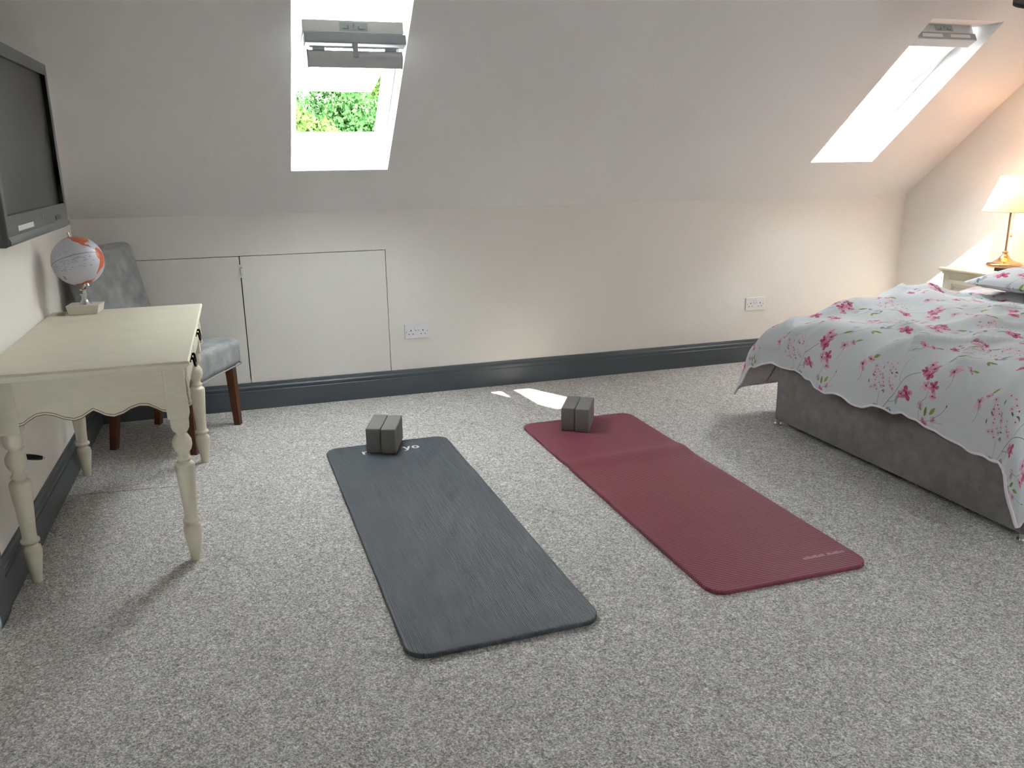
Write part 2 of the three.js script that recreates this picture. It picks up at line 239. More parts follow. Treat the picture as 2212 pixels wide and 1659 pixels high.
// ---------------------------------------------------------------- roof windows
const glass = phys(0xffffff, 0.0, { transmission: 1, thickness: 0, ior: 1.45 });
const greyMetal = std(0xb4bbc2, 0.4);
const flapPlastic = std(0xd4d6d8, 0.4);
function roofWindow(name, label, xc, half, L, basis, u0, open, detailed, lift = 0, shut = false) {
  const w = structure(name, label, 'roof window', new THREE.Group());
  const m = basis.clone().multiply(new THREE.Matrix4().makeTranslation(xc, u0, 0)); m.decompose(w.position, w.quaternion, w.scale);
  const e = 0.002, fi = half - 0.036;
  const fr = shapeOf(rect(-half + e, half - e, e, L - e), [rect(-fi, fi, 0.012, L - (open > 0.3 ? 0.24 : 0.1))]);
  part('frame', extrude(fr, 0.11).translate(0, 0, -0.235), whiteFrame, w, 'white outer frame');
  const py = L / 2 - 0.02 + lift, pz = -0.18, sl = L / 2 - 0.09, sw = fi - 0.006;
  const sash = new THREE.Group(); sash.name = 'sash'; sash.position.set(0, py, pz); sash.rotation.x = open; w.add(sash);
  if (open) part('head_lining', extrude(shapeOf([[L - 0.003, -0.002], [L - 0.003, -0.119], [L - 0.15, -0.119]]), 2 * half - 0.006).rotateZ(0).applyMatrix4(new THREE.Matrix4().set(0, 0, 1, -half + 0.003, 1, 0, 0, 0, 0, 1, 0, 0, 0, 0, 0, 1)), ceilingPaint, w);
  const si = sw - 0.052;
  part('sash_frame', join([
    extrude(shapeOf(rect(-sw, sw, -sl, sl), [rect(-si, si, -sl + 0.062, sl - 0.12)]), 0.044, { bevelEnabled: true, bevelSize: 0.003, bevelThickness: 0.003, bevelSegments: 1 }).translate(0, 0, -0.022)]), whiteFrame, sash);
  part('pane', new THREE.PlaneGeometry(2 * si + 0.01, 2 * sl - 0.172).translate(0, -0.029, -0.006), glass, sash);
  if (detailed) {
    const t = sl;                                   // head of the sash, turned down into the room, with its control bar
    part('type_plate', box(-0.056, 0.056, t + 0.003, t + 0.0055, -0.017, 0.017, 0.0008), std(0xc2cccb, 0.4), sash, 'pale grey plate');
    part('plate_print', join([[-0.045, -0.02, 0.008, 0.0105], [-0.024, -0.0215, -0.004, 0.01], [-0.0012, 0.0012, -0.012, 0.004], [0.02, 0.045, 0.009, 0.0115], [0.018, 0.0205, -0.002, 0.011]].map(([a, b, c, d]) => box(a, b, t + 0.005, t + 0.0062, c, d))), std(0x66767a, 0.6), sash);
    part('control_rail', box(-sw + 0.001, sw + 0.012, t - 0.06, t + 0.006, 0.026, 0.066, 0.004), greyMetal, sash, 'grey metal rail');
    if (shut) { for (const k of [-1, 1]) part('vent_slot', box(k * 0.09 - 0.065, k * 0.09 + 0.065, t + 0.0055, t + 0.009, 0.036, 0.056, 0.002), whiteFrame, sash); }
    else {
      const flap = new THREE.Group(); flap.name = 'vent_flap'; flap.position.set(0, t - 0.02, 0.088); sash.add(flap);
      const prof = shapeOf([[0, 0], [0.012, 0.004], [0.022, 0.014], [0.026, 0.03], [0.024, 0.041], [0.004, 0.068], [0, 0.068], [0.018, 0.041], [0.021, 0.03], [0.017, 0.016], [0.009, 0.009], [0, 0.006]]);
      part('flap_plate', toCreasedNormals(extrude(prof, 2 * (sw - 0.012)).applyMatrix4(new THREE.Matrix4().set(0, 0, 1, -sw + 0.012, 1, 0, 0, 0, 0, 1, 0, 0, 0, 0, 0, 1)), 0.5), flapPlastic, flap);
      for (const k of [-1, 1]) part('flap_end', extrude(shapeOf([[-0.002, -0.002], [0.014, 0.002], [0.028, 0.03], [0.026, 0.042], [0.004, 0.07], [-0.004, 0.07]]), 0.005).applyMatrix4(new THREE.Matrix4().set(0, 0, 1, k * (sw - 0.01) - 0.0025, 1, 0, 0, 0, 0, 1, 0, 0, 0, 0, 0, 1)), greyMetal, flap);
      part('arm', box(-0.011, 0.011, 0.004, 0.03, -0.026, 0.034, 0.003), greyMetal, flap);
      for (const k of [-1, 1]) part('hinge', box(k * (sw - 0.055) - 0.024, k * (sw - 0.055) + 0.024, 0.0, 0.016, -0.008, 0.004, 0.002), greyMetal, flap);
      part('hinge_rod', rod([-sw + 0.02, 0.004, -0.012], [sw - 0.02, 0.004, -0.012], 0.0045), whiteFrame, flap);
    }
  }
  return shadows(w);
}
roofWindow('window_1', 'tilted open roof window above the cupboard doors, trees beyond', 1.32, 0.242, 1.10, slopeBasis, OPEN.u0, 0.506, true, 0.03);
roofWindow('window_2', 'roof window with raked white reveal above the bed', 4.3825, 0.2275, 1.10, slopeBasis, OPEN.u0, 0.2, true, -0.02, true);
OPEN_FRONT.w.forEach(([a, b], i) => roofWindow(`window_${3 + i}`, ['closed roof window opposite the yoga mats'][i], XR - (a + b) / 2, (b - a) / 2, 1.10, slopeBasisFront, OPEN_FRONT.u0, 0, false));

// ---------------------------------------------------------------- desk
{
  const D = thing('writing_desk', 'cream painted desk with turned legs and scalloped aprons against the wall', 'desk', [0.309, 0, 1.333]);
  const X = 0.2475, Z = 0.5115, T = 0.722, P = 0.033;
  // top with moulded edge
  const tp = [[0, 0], [0.012, 0.004], [0.016, 0.009], [0.02, 0.011], [0.024, 0.016], [0.026, 0.022], [0.024, 0.028], [0.021, 0.03]];
  const hw = 0.279, hd = 0.572; const rings = tp.map(([o, y]) => [[-hw - o, y, -hd - o], [hw + o, y, -hd - o], [hw + o, y, hd + o], [-hw - o, y, hd + o]]);
  const pos = [], quad = (a, b, c, d) => pos.push(...a, ...b, ...c, ...a, ...c, ...d);
  for (let i = 0; i + 1 < rings.length; i++) for (let k = 0; k < 4; k++) quad(rings[i][k], rings[i + 1][k], rings[i + 1][(k + 1) % 4], rings[i][(k + 1) % 4]);
  const top = rings[rings.length - 1], bot = rings[0]; quad(top[3], top[2], top[1], top[0]); quad(bot[0], bot[1], bot[2], bot[3]);
  let tg = new THREE.BufferGeometry(); tg.setAttribute('position', new THREE.Float32BufferAttribute(pos, 3)); tg.setAttribute('uv', new THREE.Float32BufferAttribute(new Float32Array(pos.length / 3 * 2), 2)); tg.computeVertexNormals(); tg = worldUV(tg);
  part('tabletop', tg.translate(0, T - 0.03, 0), cream, D);
  // legs
  const prof = [[0.0155, 0.0], [0.0175, 0.02], [0.0235, 0.06], [0.029, 0.095], [0.0305, 0.112], [0.028, 0.126], [0.0185, 0.134], [0.0185, 0.138], [0.027, 0.142], [0.0295, 0.148], [0.027, 0.154], [0.0215, 0.158], [0.0225, 0.19], [0.0275, 0.27], [0.0325, 0.335], [0.0325, 0.35], [0.027, 0.357], [0.0195, 0.36], [0.0195, 0.364], [0.0235, 0.369], [0.0235, 0.374], [0.0175, 0.381], [0.0185, 0.392], [0.027, 0.403], [0.0315, 0.42], [0.0305, 0.437], [0.023, 0.452], [0.0165, 0.458], [0.0165, 0.464], [0.0235, 0.469], [0.0285, 0.48], [0.0295, 0.495], [0.0295, 0.519]];
  const turned = lathe(prof, 36), post = box(-P, P, 0.518, T - 0.03, -P, P, 0.003);
  for (const [sx, sz] of [[1, 1], [-1, 1], [1, -1], [-1, -1]]) {
    const leg = part('leg', worldUV(join([turned.clone(), post.clone()])), cream, D); leg.position.set(sx * X, 0, sz * Z);
    if (sx > 0) { // carved leaf on the front of the post
      const c = []; for (let k = 0; k < 5; k++) c.push(tube([[P + 0.002, 0.66 - k * 0.012, 0.0], [P + 0.008, 0.635 - k * 0.02, (k % 2 ? 1 : -1) * 0.012], [P + 0.003, 0.60 - k * 0.012, (k % 2 ? 1 : -1) * 0.004]], 0.0035, 10, 6));
      part('carving', join(c), creamPlain, leg);
    }
  }
  // scalloped aprons
  const arch = (h, f) => { const pts = []; const n = 60; for (let i = 0; i <= n; i++) { const d = (i / n * 2 - 1); pts.push([d * h, f(Math.abs(d))]); } return pts; };
  const scallop = (d) => { // height of the lower edge, 0 centre to 1 end
    const k = [[0, 0.573], [0.06, 0.566], [0.16, 0.552], [0.27, 0.546], [0.4, 0.554], [0.52, 0.568], [0.64, 0.575], [0.76, 0.572], [0.87, 0.558], [0.94, 0.547], [1, 0.545]];
    for (let i = 0; i + 1 < k.length; i++) if (d <= k[i + 1][0]) { const t = (d - k[i][0]) / (k[i + 1][0] - k[i][0]), s = i === 0 ? t : t; return lerp(k[i][1], k[i + 1][1], s); } return 0.545;
  };
  const apronGeo = (h, f, th) => { const e = arch(h, f); return worldUV(extrude(shapeOf([...e, [h, T - 0.03], [-h, T - 0.03]]), th)); };
  const bead = (h, f, z) => tube(arch(h, f).map(([x, y]) => [x, y + 0.0075, z]), 0.0011, 120, 5);
  const edge = (h, f, z) => tube(arch(h, f).map(([x, y]) => [x, y, z]), 0.0012, 120, 5);
  for (const s of [1, -1]) {
    const a = part('side_apron', apronGeo(X - P + 0.004, scallop, 0.018), cream, D); a.position.set(0, 0, s * (Z + 0.012)); if (s < 0) a.rotation.y = Math.PI;
    part('pinstripe', bead(X - P, scallop, 0.0182), creamLine, a, 'brown painted line'); part('worn_edge', edge(X - P, scallop, 0.018), creamLine, a, 'brown worn edge');
  }
  const long = Z - P, frontCurve = (d) => 0.56 + 0.03 * smooth(0.15, 0.6, 1 - d) - 0.016 * Math.exp(-Math.pow(d / 0.16, 2));
  const fa = part('front_apron', apronGeo(long + 0.004, frontCurve, 0.018), cream, D); fa.rotation.y = Math.PI / 2; fa.position.set(X + 0.008, 0, 0);
  const ba = part('back_apron', apronGeo(long + 0.004, () => 0.585, 0.018), cream, D); ba.rotation.y = -Math.PI / 2; ba.position.set(-X - 0.008, 0, 0);
  for (const s of [-1, 1]) {
    const dr = part('drawer', box(0, 0.012, 0.603, 0.684, -0.222, 0.222, 0.003), cream, D); dr.position.set(X + 0.026, 0, s * 0.238);
    part('handle', join([box(0.012, 0.016, 0.648, 0.668, -0.045, -0.03), box(0.012, 0.016, 0.648, 0.668, 0.03, 0.045), rod([0.014, 0.66, -0.038], [0.026, 0.66, -0.038], 0.005), rod([0.014, 0.66, 0.038], [0.026, 0.66, 0.038], 0.005), tube([[0.024, 0.66, -0.038], [0.027, 0.634, -0.03], [0.028, 0.626, 0], [0.027, 0.634, 0.03], [0.024, 0.66, 0.038]], 0.0042, 24, 6)]), bronze, dr, 'dark bronze drop handle');
  }
}

// ---------------------------------------------------------------- dining chair
{
  const f = new THREE.Vector2(0.905, 0.425).normalize();        // facing
  const C = thing('dining_chair', 'grey velvet dining chair with brown wooden legs behind the desk', 'chair', [0.42, 0, 0.396], Math.atan2(f.x, f.y));
  // local +z is the front
  const bend = (g, fn) => { const p = g.attributes.position, v = new THREE.Vector3(); for (let i = 0; i < p.count; i++) { v.fromBufferAttribute(p, i); fn(v); p.setXYZ(i, v.x, v.y, v.z); } g.computeVertexNormals(); return g; };
  const legGeo = (x0, z0, x1, z1, top, w) => bend(new THREE.BoxGeometry(w, top, w, 1, 6, 1).translate(0, top / 2, 0), (v) => { const t = v.y / top, k = lerp(0.72, 1, t); v.x = v.x * k + lerp(x0, x1, t); v.z = v.z * k + lerp(z0, z1, t); });
  for (const s of [-1, 1]) part('leg', worldUV(legGeo(s * 0.232, 0.205, s * 0.215, 0.2, 0.345, 0.043).toNonIndexed()), darkWood, C, 'brown wooden leg');
  for (const s of [-1, 1]) part('leg', worldUV(legGeo(s * 0.2, -0.225, s * 0.195, -0.175, 0.345, 0.043).toNonIndexed()), darkWood, C, 'brown wooden leg');
  const seat = bend(new RoundedBoxGeometry(0.49, 0.135, 0.48, 5, 0.035), (v) => { const d = 1 - Math.pow(v.x / 0.26, 2) * 0.5 - Math.pow(v.z / 0.26, 2) * 0.5; if (v.y > 0) v.y += 0.018 * d; v.x *= 1 + 0.05 * v.z / 0.24; });
  part('seat', worldUV(seat.translate(0, 0.395, 0.015)), velvetChair, C);
  part('piping', tube([[-0.25, 0.335, 0.255], [0.25, 0.335, 0.255], [0.235, 0.335, -0.22], [-0.235, 0.335, -0.22]].flatMap((p, i, a) => { const q = a[(i + 1) % 4]; return [0.03, 0.35, 0.65, 0.97].map((t) => p.map((v, k) => lerp(v, q[k], t))); }), 0.004, 160, 6, true), velvetChair, C);
  const back = bend(new RoundedBoxGeometry(0.48, 0.62, 0.085, 6, 0.03), (v) => { const t = (v.y + 0.31) / 0.62; v.x *= lerp(1.02, 0.985, t); v.z += -0.13 * t - 0.015 * Math.sin(Math.PI * t) + 0.16 * v.x * v.x + (v.z > 0 ? 0.012 * Math.sin(Math.PI * t) : 0); });
  part('backrest', worldUV(back.translate(0, 0.645, -0.185)), velvetChair, C);
}

// ---------------------------------------------------------------- television on the left wall
{
  const T = thing('television', 'flat screen television with dark grey rim on the left wall', 'television', [0.0, 1.10, 1.4355]);
  // local: x out of the wall, y up from lower edge, z along the wall (half 0.4775)
  const H = 0.6, W = 0.4775, rim = std(0x4d504e, 0.32), gloss = std(0x050506, 0.12);
  const ring = shapeOf(rect(-W, W, 0, H), [rect(-W + 0.036, W - 0.036, 0.086, H - 0.04)]);
  const body = part('casing', join([box(0.075, 0.138, 0.03, H - 0.02, -W + 0.02, W - 0.02, 0.02), box(0.115, 0.143, 0.006, H - 0.004, -W + 0.004, W - 0.004, 0.008)]), blackPlastic, T, 'black rear casing');
  part('bracket', box(0.0, 0.08, 0.2, 0.42, -0.14, 0.14, 0.004), blackPlastic, T);
  part('rim', extrude(ring, 0.014, { bevelEnabled: true, bevelSize: 0.003, bevelThickness: 0.003, bevelSegments: 2, bevelOffset: -0.003 }).rotateY(Math.PI / 2).translate(0.144, 0, 0), rim, T);
  for (const s of [-1, 1]) part('inner_edge', box(0.1432, 0.1595, 0.086, H - 0.04, s < 0 ? -W + 0.0355 : W - 0.0385, s < 0 ? -W + 0.0385 : W - 0.0355), gloss, T);
  part('inner_edge', box(0.1432, 0.1595, 0.0855, 0.0885, -W + 0.036, W - 0.036), gloss, T); part('inner_edge', box(0.1432, 0.1595, H - 0.0425, H - 0.0395, -W + 0.036, W - 0.036), gloss, T);
  part('screen', box(0.142, 0.1445, 0.086, H - 0.04, -W + 0.036, W - 0.036), std(0x0c0d0d, 0.3), T, 'switched off dark screen');
  // curved lower lip with sticker and sensor
  const lip = shapeOf([[0.10, 0.0], [0.150, -0.004], [0.166, 0.004], [0.166, 0.016], [0.161, 0.026], [0.160, 0.036], [0.145, 0.036]]);
  part('speaker_lip', toCreasedNormals(extrude(lip, 2 * W - 0.004).translate(0, 0, -W + 0.002), 0.6), std(0x55595a, 0.3), T);
  part('sticker', box(0.1605, 0.1618, 0.036, 0.052, 0.13, 0.34), std(0xc9ccc2, 0.5), T, 'pale sticker');
  part('sensor', box(0.1605, 0.1625, 0.034, 0.05, -0.33, -0.24, 0.0008), gloss, T);
  part('badge', rod([0.16, 0.062, -0.02], [0.163, 0.062, -0.02], 0.007, 20), std(0x8c908e, 0.3, { metalness: 0.6 }), T);
}

// ---------------------------------------------------------------- globe
{
  const G = thing('desk_globe', 'pale desk globe with orange continents on a cream block', 'globe', [0.15, 0.7225, 0.80], -0.1);
  const bs = shapeOf([[-0.056, 0.004], [-0.05, 0], [0.05, 0], [0.056, 0.004], [0.064, 0.036], [-0.064, 0.036]]);
  part('base', toCreasedNormals(extrude(bs, 0.1, { bevelEnabled: true, bevelSize: 0.001, bevelThickness: 0.001, bevelSegments: 1 }).translate(0, 0, -0.05), 0.5), std(0xded9cb, 0.35), G);
  part('stand', lathe(spline([[0.026, 0.036], [0.021, 0.042], [0.0125, 0.055], [0.0105, 0.067], [0.0145, 0.079], [0.0165, 0.082]], 24).concat([[0.0001, 0.083]]), 32), chrome, G);
  const tilt = 0.30, c = new THREE.Vector3(-0.004, 0.219, 0), ax = new THREE.Vector3(-0.27, 0.93, -0.3).normalize(), R = 0.102;
  const lo = c.clone().addScaledVector(ax, -R);
  part('pivot', join([rod([0.004, 0.08, 0], [0.006, 0.104, 0], 0.0075), rod([0.006, 0.1, 0], lo.toArray(), 0.0065), rod(lo.clone().addScaledVector(ax, -0.012).toArray(), lo.toArray(), 0.011), lathe([[0.0001, 0.092], [0.012, 0.094], [0.013, 0.1], [0.0001, 0.104]], 20)]), chrome, G);
  const map = canvasTexture(2048, 1024, (x, W, H) => {
    const r = rng(9); x.fillStyle = '#c9cbd8'; x.fillRect(0, 0, W, H);
    for (let i = 0; i < 900; i++) { x.globalAlpha = 0.05; x.fillStyle = r() < 0.5 ? '#b2b5c8' : '#dcdee8'; x.beginPath(); x.ellipse(r() * W, r() * H, 20 + r() * 60, 6 + r() * 18, 0, 0, 6.28); x.fill(); }
    x.globalAlpha = 1; const P = (lo_, la) => [(lo_ + 180) / 360 * W, (90 - la) / 180 * H];
    const land = (pts, col = '#c9663f') => { for (const sh of [0, W, -W]) { x.fillStyle = col; x.strokeStyle = '#a6492e'; x.lineWidth = 2; x.beginPath(); pts.forEach(([a, b], i) => { const [u, v] = P(a, b); const q = [u + sh + (r() - 0.5) * 6, v + (r() - 0.5) * 6]; i ? x.lineTo(...q) : x.moveTo(...q); }); x.closePath(); x.fill(); x.stroke(); } };
    land([[-168, 66], [-156, 71], [-128, 70], [-110, 68], [-95, 72], [-82, 68], [-94, 60], [-82, 55], [-78, 62], [-64, 58], [-56, 52], [-66, 45], [-70, 42], [-76, 35], [-81, 31], [-80, 25], [-84, 30], [-97, 27], [-97, 20], [-90, 21], [-87, 16], [-83, 9], [-78, 8], [-85, 11], [-95, 16], [-105, 20], [-112, 30], [-117, 33], [-124, 41], [-124, 48], [-134, 58], [-150, 60], [-160, 56], [-165, 61]]);
    land([[-78, 8], [-72, 12], [-62, 10], [-51, 4], [-35, -6], [-39, -16], [-48, -26], [-57, -36], [-65, -42], [-68, -52], [-74, -52], [-73, -40], [-71, -28], [-70, -18], [-77, -12], [-81, -4], [-78, 2]], '#cf6238');
    land([[-50, 60], [-42, 62], [-22, 70], [-18, 80], [-40, 83], [-60, 78], [-54, 68]], '#e58f6a');
    land([[-18, 15], [-16, 28], [-6, 36], [10, 37], [30, 31], [35, 28], [43, 12], [51, 11], [40, -5], [40, -16], [32, -28], [20, -35], [12, -18], [9, 2], [-8, 5]], '#d8a06a');
    land([[-9, 38], [-2, 48], [10, 55], [6, 62], [20, 70], [60, 70], [100, 77], [140, 73], [180, 69], [170, 60], [156, 58], [140, 54], [130, 43], [122, 38], [120, 28], [108, 20], [104, 10], [98, 18], [88, 22], [80, 10], [72, 20], [58, 25], [48, 30], [36, 36], [28, 40], [12, 45]], '#e0865a');
    land([[114, -22], [122, -18], [132, -12], [137, -15], [142, -11], [150, -23], [153, -32], [146, -39], [138, -35], [128, -32], [116, -34]], '#d9784c');
    land([[166, -46], [173, -35], [178, -38], [172, -45]]); land([[95, 5], [106, -6], [118, -8], [116, 5]]); land([[131, -1], [141, -3], [150, -10], [138, -8]]);
    land([[-180, -78], [-150, -77], [-120, -74], [-100, -73], [-75, -72], [-58, -64], [-60, -75], [-30, -77], [0, -70], [50, -67], [100, -66], [140, -67], [170, -72], [180, -78], [180, -90], [-180, -90]], '#c8633f');
    x.fillStyle = '#40435a'; x.fillRect(0, H / 2 - 2.5, W, 5); x.globalAlpha = 0.18; for (let k = 1; k < 12; k++) { x.fillRect(0, k * H / 12, W, 1.5); x.fillRect(k * 2 * W / 24, 0, 1.5, H); x.fillRect(W / 2 + k * 2 * W / 24, 0, 1.5, H); }
    x.globalAlpha = 0.75; x.fillStyle = '#4a4c66'; // islands and their tiny names
    for (let i = 0; i < 90; i++) { const lo_ = -180 + r() * 85 + (r() < 0.4 ? 330 : 0), la = -30 + r() * 26 + (r() < 0.15 ? 20 : 0); const [u, v] = P(lo_, la); for (let k = 0; k < 2 + r() * 5; k++) x.fillRect(u + k * 8, v + (r() - 0.5) * 5, 4 + r() * 3, 3 + r() * 3); }
    x.globalAlpha = 1;
  });
  const s = part('sphere', new THREE.SphereGeometry(R, 64, 40), std(0xffffff, 0.35, { map }), G, 'printed globe ball');
  s.position.copy(c); s.quaternion.setFromUnitVectors(new THREE.Vector3(0, 1, 0), ax).multiply(new THREE.Quaternion().setFromAxisAngle(new THREE.Vector3(0, 1, 0), GLOBE_TURN()));
  const hi = c.clone().addScaledVector(ax, R);
  part('pin', join([rod(hi.clone().addScaledVector(ax, -0.004).toArray(), hi.clone().addScaledVector(ax, 0.022).toArray(), 0.0042), rod(hi.clone().addScaledVector(ax, -0.002).toArray(), hi.clone().addScaledVector(ax, 0.006).toArray(), 0.0085), rod(hi.clone().addScaledVector(ax, 0.017).toArray(), hi.clone().addScaledVector(ax, 0.023).toArray(), 0.006)]), chrome, G);
}
function GLOBE_TURN() { return 0.9; }

// ---------------------------------------------------------------- wall sockets
function socket(label, x, y) {
  const S = thing('wall_socket', label, 'socket', [x, y, 0]);
  part('plate', new RoundedBoxGeometry(0.146, 0.086, 0.0095, 3, 0.003).translate(0, 0, 0.0049), whitePlastic, S);
  for (const s of [-1, 1]) {
    const c = s * 0.0355, pin = join([box(c - 0.0025, c + 0.0025, 0.0005, 0.0085, 0.009, 0.0102), box(c - 0.0145, c - 0.0085, -0.0185, -0.0142, 0.009, 0.0102), box(c + 0.0085, c + 0.0145, -0.0185, -0.0142, 0.009, 0.0102)]);
    part('pin_holes', pin, darkHole, S);
    const sw = part('switch', box(-0.006, 0.006, -0.011, 0.011, -0.001, 0.004, 0.0015), whitePlastic, S); sw.position.set(s * 0.0085, 0.02, 0.0095); sw.rotation.x = -0.16;
    part('indicator', box(s * 0.0085 - 0.004, s * 0.0085 + 0.004, 0.0035, 0.006, 0.009, 0.0101), std(0x8a4a4c, 0.5), S);
    part('screw', rod([s * 0.0605, -0.002, 0.009], [s * 0.0605, -0.002, 0.0102], 0.0032, 16), steel, S);
  }
}
socket('white double socket beside the cupboard doors', 1.7325, 0.374);
socket('white double socket near the foot of the bed', 4.0095, 0.388);
// black plug by the desk leg
{
  const C = thing('cable_plug', 'black cable plug with metal tip sticking out below the desk', 'plug', [0.0, 0.322, 1.5]);
  part('wall_plate', new RoundedBoxGeometry(0.008, 0.085, 0.085, 2, 0.003).translate(0.004, 0, 0.03), whitePlastic, C);
  part('sleeve', lathe([[0.0001, 0], [0.0105, 0.0], [0.0105, 0.022], [0.009, 0.04], [0.0065, 0.052], [0.0001, 0.052]], 20).rotateZ(-Math.PI / 2 - 0.2).translate(0.006, 0.004, 0), blackPlastic, C);
  part('tip', rod([0.055, -0.006, 0], [0.064, -0.008, 0], 0.003), steel, C);
}

// ---------------------------------------------------------------- yoga mats
function matGeometry(W, L, r, inset, wave) {
  const rows = [], w2 = W / 2 - inset, l2 = L / 2 - inset, rr = r - inset;
  const v = []; for (let i = 0; i <= 10; i++) v.push(-l2 + rr * (1 - Math.cos(i / 10 * Math.PI / 2))); for (let i = 1; i < 90; i++) v.push(lerp(-l2 + rr, l2 - rr, i / 90)); for (let i = 10; i >= 0; i--) v.push(l2 - rr * (1 - Math.cos(i / 10 * Math.PI / 2)));
  const N = 24, pos = [], uv = [], idx = [];
  for (const y of v) { const d = Math.max(0, Math.abs(y) - (l2 - rr)), hw = w2 - rr + Math.sqrt(Math.max(0, rr * rr - d * d)); rows.push(Array.from({ length: N + 1 }, (_, k) => [lerp(-hw, hw, k / N), y])); }
  const id = (i, k) => i * (N + 1) + k;
  rows.forEach((row) => row.forEach(([x, y]) => { pos.push(x, wave(x, y), y); uv.push(x, y); }));
  for (let i = 0; i + 1 < rows.length; i++) for (let k = 0; k < N; k++) idx.push(id(i, k), id(i + 1, k), id(i, k + 1), id(i + 1, k), id(i + 1, k + 1), id(i, k + 1));
  const M = rows.length - 1, loop = []; for (let k = 0; k < N; k++) loop.push(id(0, k)); for (let i = 0; i < M; i++) loop.push(id(i, N)); for (let k = N; k > 0; k--) loop.push(id(M, k)); for (let i = M; i > 0; i--) loop.push(id(i, 0));
  const P = loop.map((q) => [pos[3 * q], pos[3 * q + 1], pos[3 * q + 2]]), n = P.length;
  const nor = P.map((_, i) => { const a = P[(i + n - 2) % n], b = P[(i + 2) % n], dx = b[0] - a[0], dz = b[2] - a[2], l = Math.hypot(dx, dz) || 1; return [dz / l, -dx / l]; });
  let prev = loop; for (const [o, dy, abs] of [[inset * 0.62, -0.0008, 0], [inset, -0.0035, 0], [inset, 0.001, 1], [inset * 0.5, 0.0, 1]]) {
    const cur = []; P.forEach((p, i) => { cur.push(pos.length / 3); pos.push(p[0] + nor[i][0] * o, abs ? dy + Math.max(0, p[1] - 0.015) : p[1] + dy, p[2] + nor[i][1] * o); uv.push(p[0], p[2]); });
    for (let i = 0; i < n; i++) { const j = (i + 1) % n; idx.push(prev[i], prev[j], cur[i], prev[j], cur[j], cur[i]); } prev = cur;
  }
  const g = new THREE.BufferGeometry(); g.setAttribute('position', new THREE.Float32BufferAttribute(pos, 3)); g.setAttribute('uv', new THREE.Float32BufferAttribute(uv, 2)); g.setIndex(idx); g.computeVertexNormals(); return g;
}
const ribs = (alongLength, pitch) => { const t = dataTexture(32, (x, y) => { const a = (alongLength ? x : y) / 32 * Math.PI * 2, v = Math.pow(0.5 + 0.5 * Math.cos(a), 0.6); return [v, v, v]; }, false); t.repeat.set(1 / pitch, 1 / pitch); return t; };
const fonts = await new FontLoader().loadAsync('fonts/droid/droid_sans_bold.typeface.json');
const letters = (s, size) => new THREE.ShapeGeometry(fonts.generateShapes(s, size), 6).rotateX(-Math.PI / 2);
const MAT_H = 0.015;
{
  const wave = (x, z) => MAT_H + 0.004 * Math.exp(-Math.pow((z + 0.36) / 0.1, 2)) * (0.6 + 0.4 * Math.sin(4 * x + 1)) + 0.003 * Math.exp(-Math.pow((z + 0.05) / 0.14, 2)) + 0.003 * smooth(0.7, 0.91, z);
  const M = thing('yoga_mat', 'dark grey ribbed yoga mat with white lettering', 'yoga mat', [1.409, 0, 1.79], -Math.atan2(0.0435, 1.8225) + 0.046);
  M.rotation.y = Math.atan2(0.0435, 1.8225);
  part('foam_sheet', matGeometry(0.585, 1.83, 0.062, 0.005, wave), std(0x4d545a, 0.5, { bumpMap: ribs(true, 0.0062), bumpScale: 0.0014 }), M);
  const ink = std(0xdfe3e6, 0.6, { side: THREE.DoubleSide });
  part('lettering', letters('n', 0.052).translate(-0.142, MAT_H + 0.0008, -0.772), ink, M, 'white printed letter');
  part('lettering', letters('yo', 0.052).translate(0.055, MAT_H + 0.0008, -0.772), ink, M, 'white printed letters');
}
{
  const wave = (x, z) => MAT_H + 0.010 * Math.exp(-Math.pow((z + 0.30 + 0.06 * x) / 0.06, 2)) * smooth(-0.35, 0.1, x + 0.2) - 0.0 + 0.002 * Math.exp(-Math.pow((z - 0.1) / 0.2, 2));
  const M = thing('yoga_mat', 'burgundy ribbed yoga mat beside the bed', 'yoga mat', [2.40, 0, 1.752]);
  M.rotation.y = Math.atan2(0.0135, 1.836);
  part('foam_sheet', matGeometry(0.608, 1.838, 0.06, 0.005, wave), std(0x86404f, 0.46, { bumpMap: ribs(false, 0.0105), bumpScale: 0.0026 }), M);
  const marks = [], r = rng(3); let x = 0.105; for (let i = 0; i < 17; i++) { const w = 0.006 + r() * 0.003; if (i !== 9) marks.push(box(x, x + w, MAT_H + 0.0002, MAT_H + 0.0009, 0.815 - (i % 3) * 0.002, 0.825)); x += w + 0.0025; }
  part('lettering', join(marks), std(0xb98d9d, 0.6), M, 'pale pink small print');
}
// foam blocks
function block(label, x, y, z, turn) {
  const B = thing('yoga_block', label, 'yoga block', [x, y, z], turn, 'foam yoga blocks');
  part('foam_body', worldUV(toCreasedNormals(new RoundedBoxGeometry(0.0695, 0.119, 0.228, 3, 0.005), 0.6).translate(0, 0.0595, 0)), foam, B);
  return B;
}
const blockPair = (cx, cz, turn, y, names) => { for (const s of [-1, 1]) block(names[s < 0 ? 0 : 1], cx + s * 0.036 * Math.cos(turn) + 0.006 * s * Math.sin(turn), y, cz - s * 0.036 * Math.sin(turn) + 0.006 * s * Math.cos(turn), turn); };
blockPair(1.374, 0.928, -0.32, MAT_H + 0.0005, ['grey foam block on the dark mat, the one nearer the desk', 'grey foam block on the dark mat, the one nearer the burgundy mat']);
blockPair(2.358, 0.95, -0.52, MAT_H + 0.0005, ['grey foam block on the burgundy mat, the one farther from the bed', 'grey foam block on the burgundy mat, the one nearer the bed']);

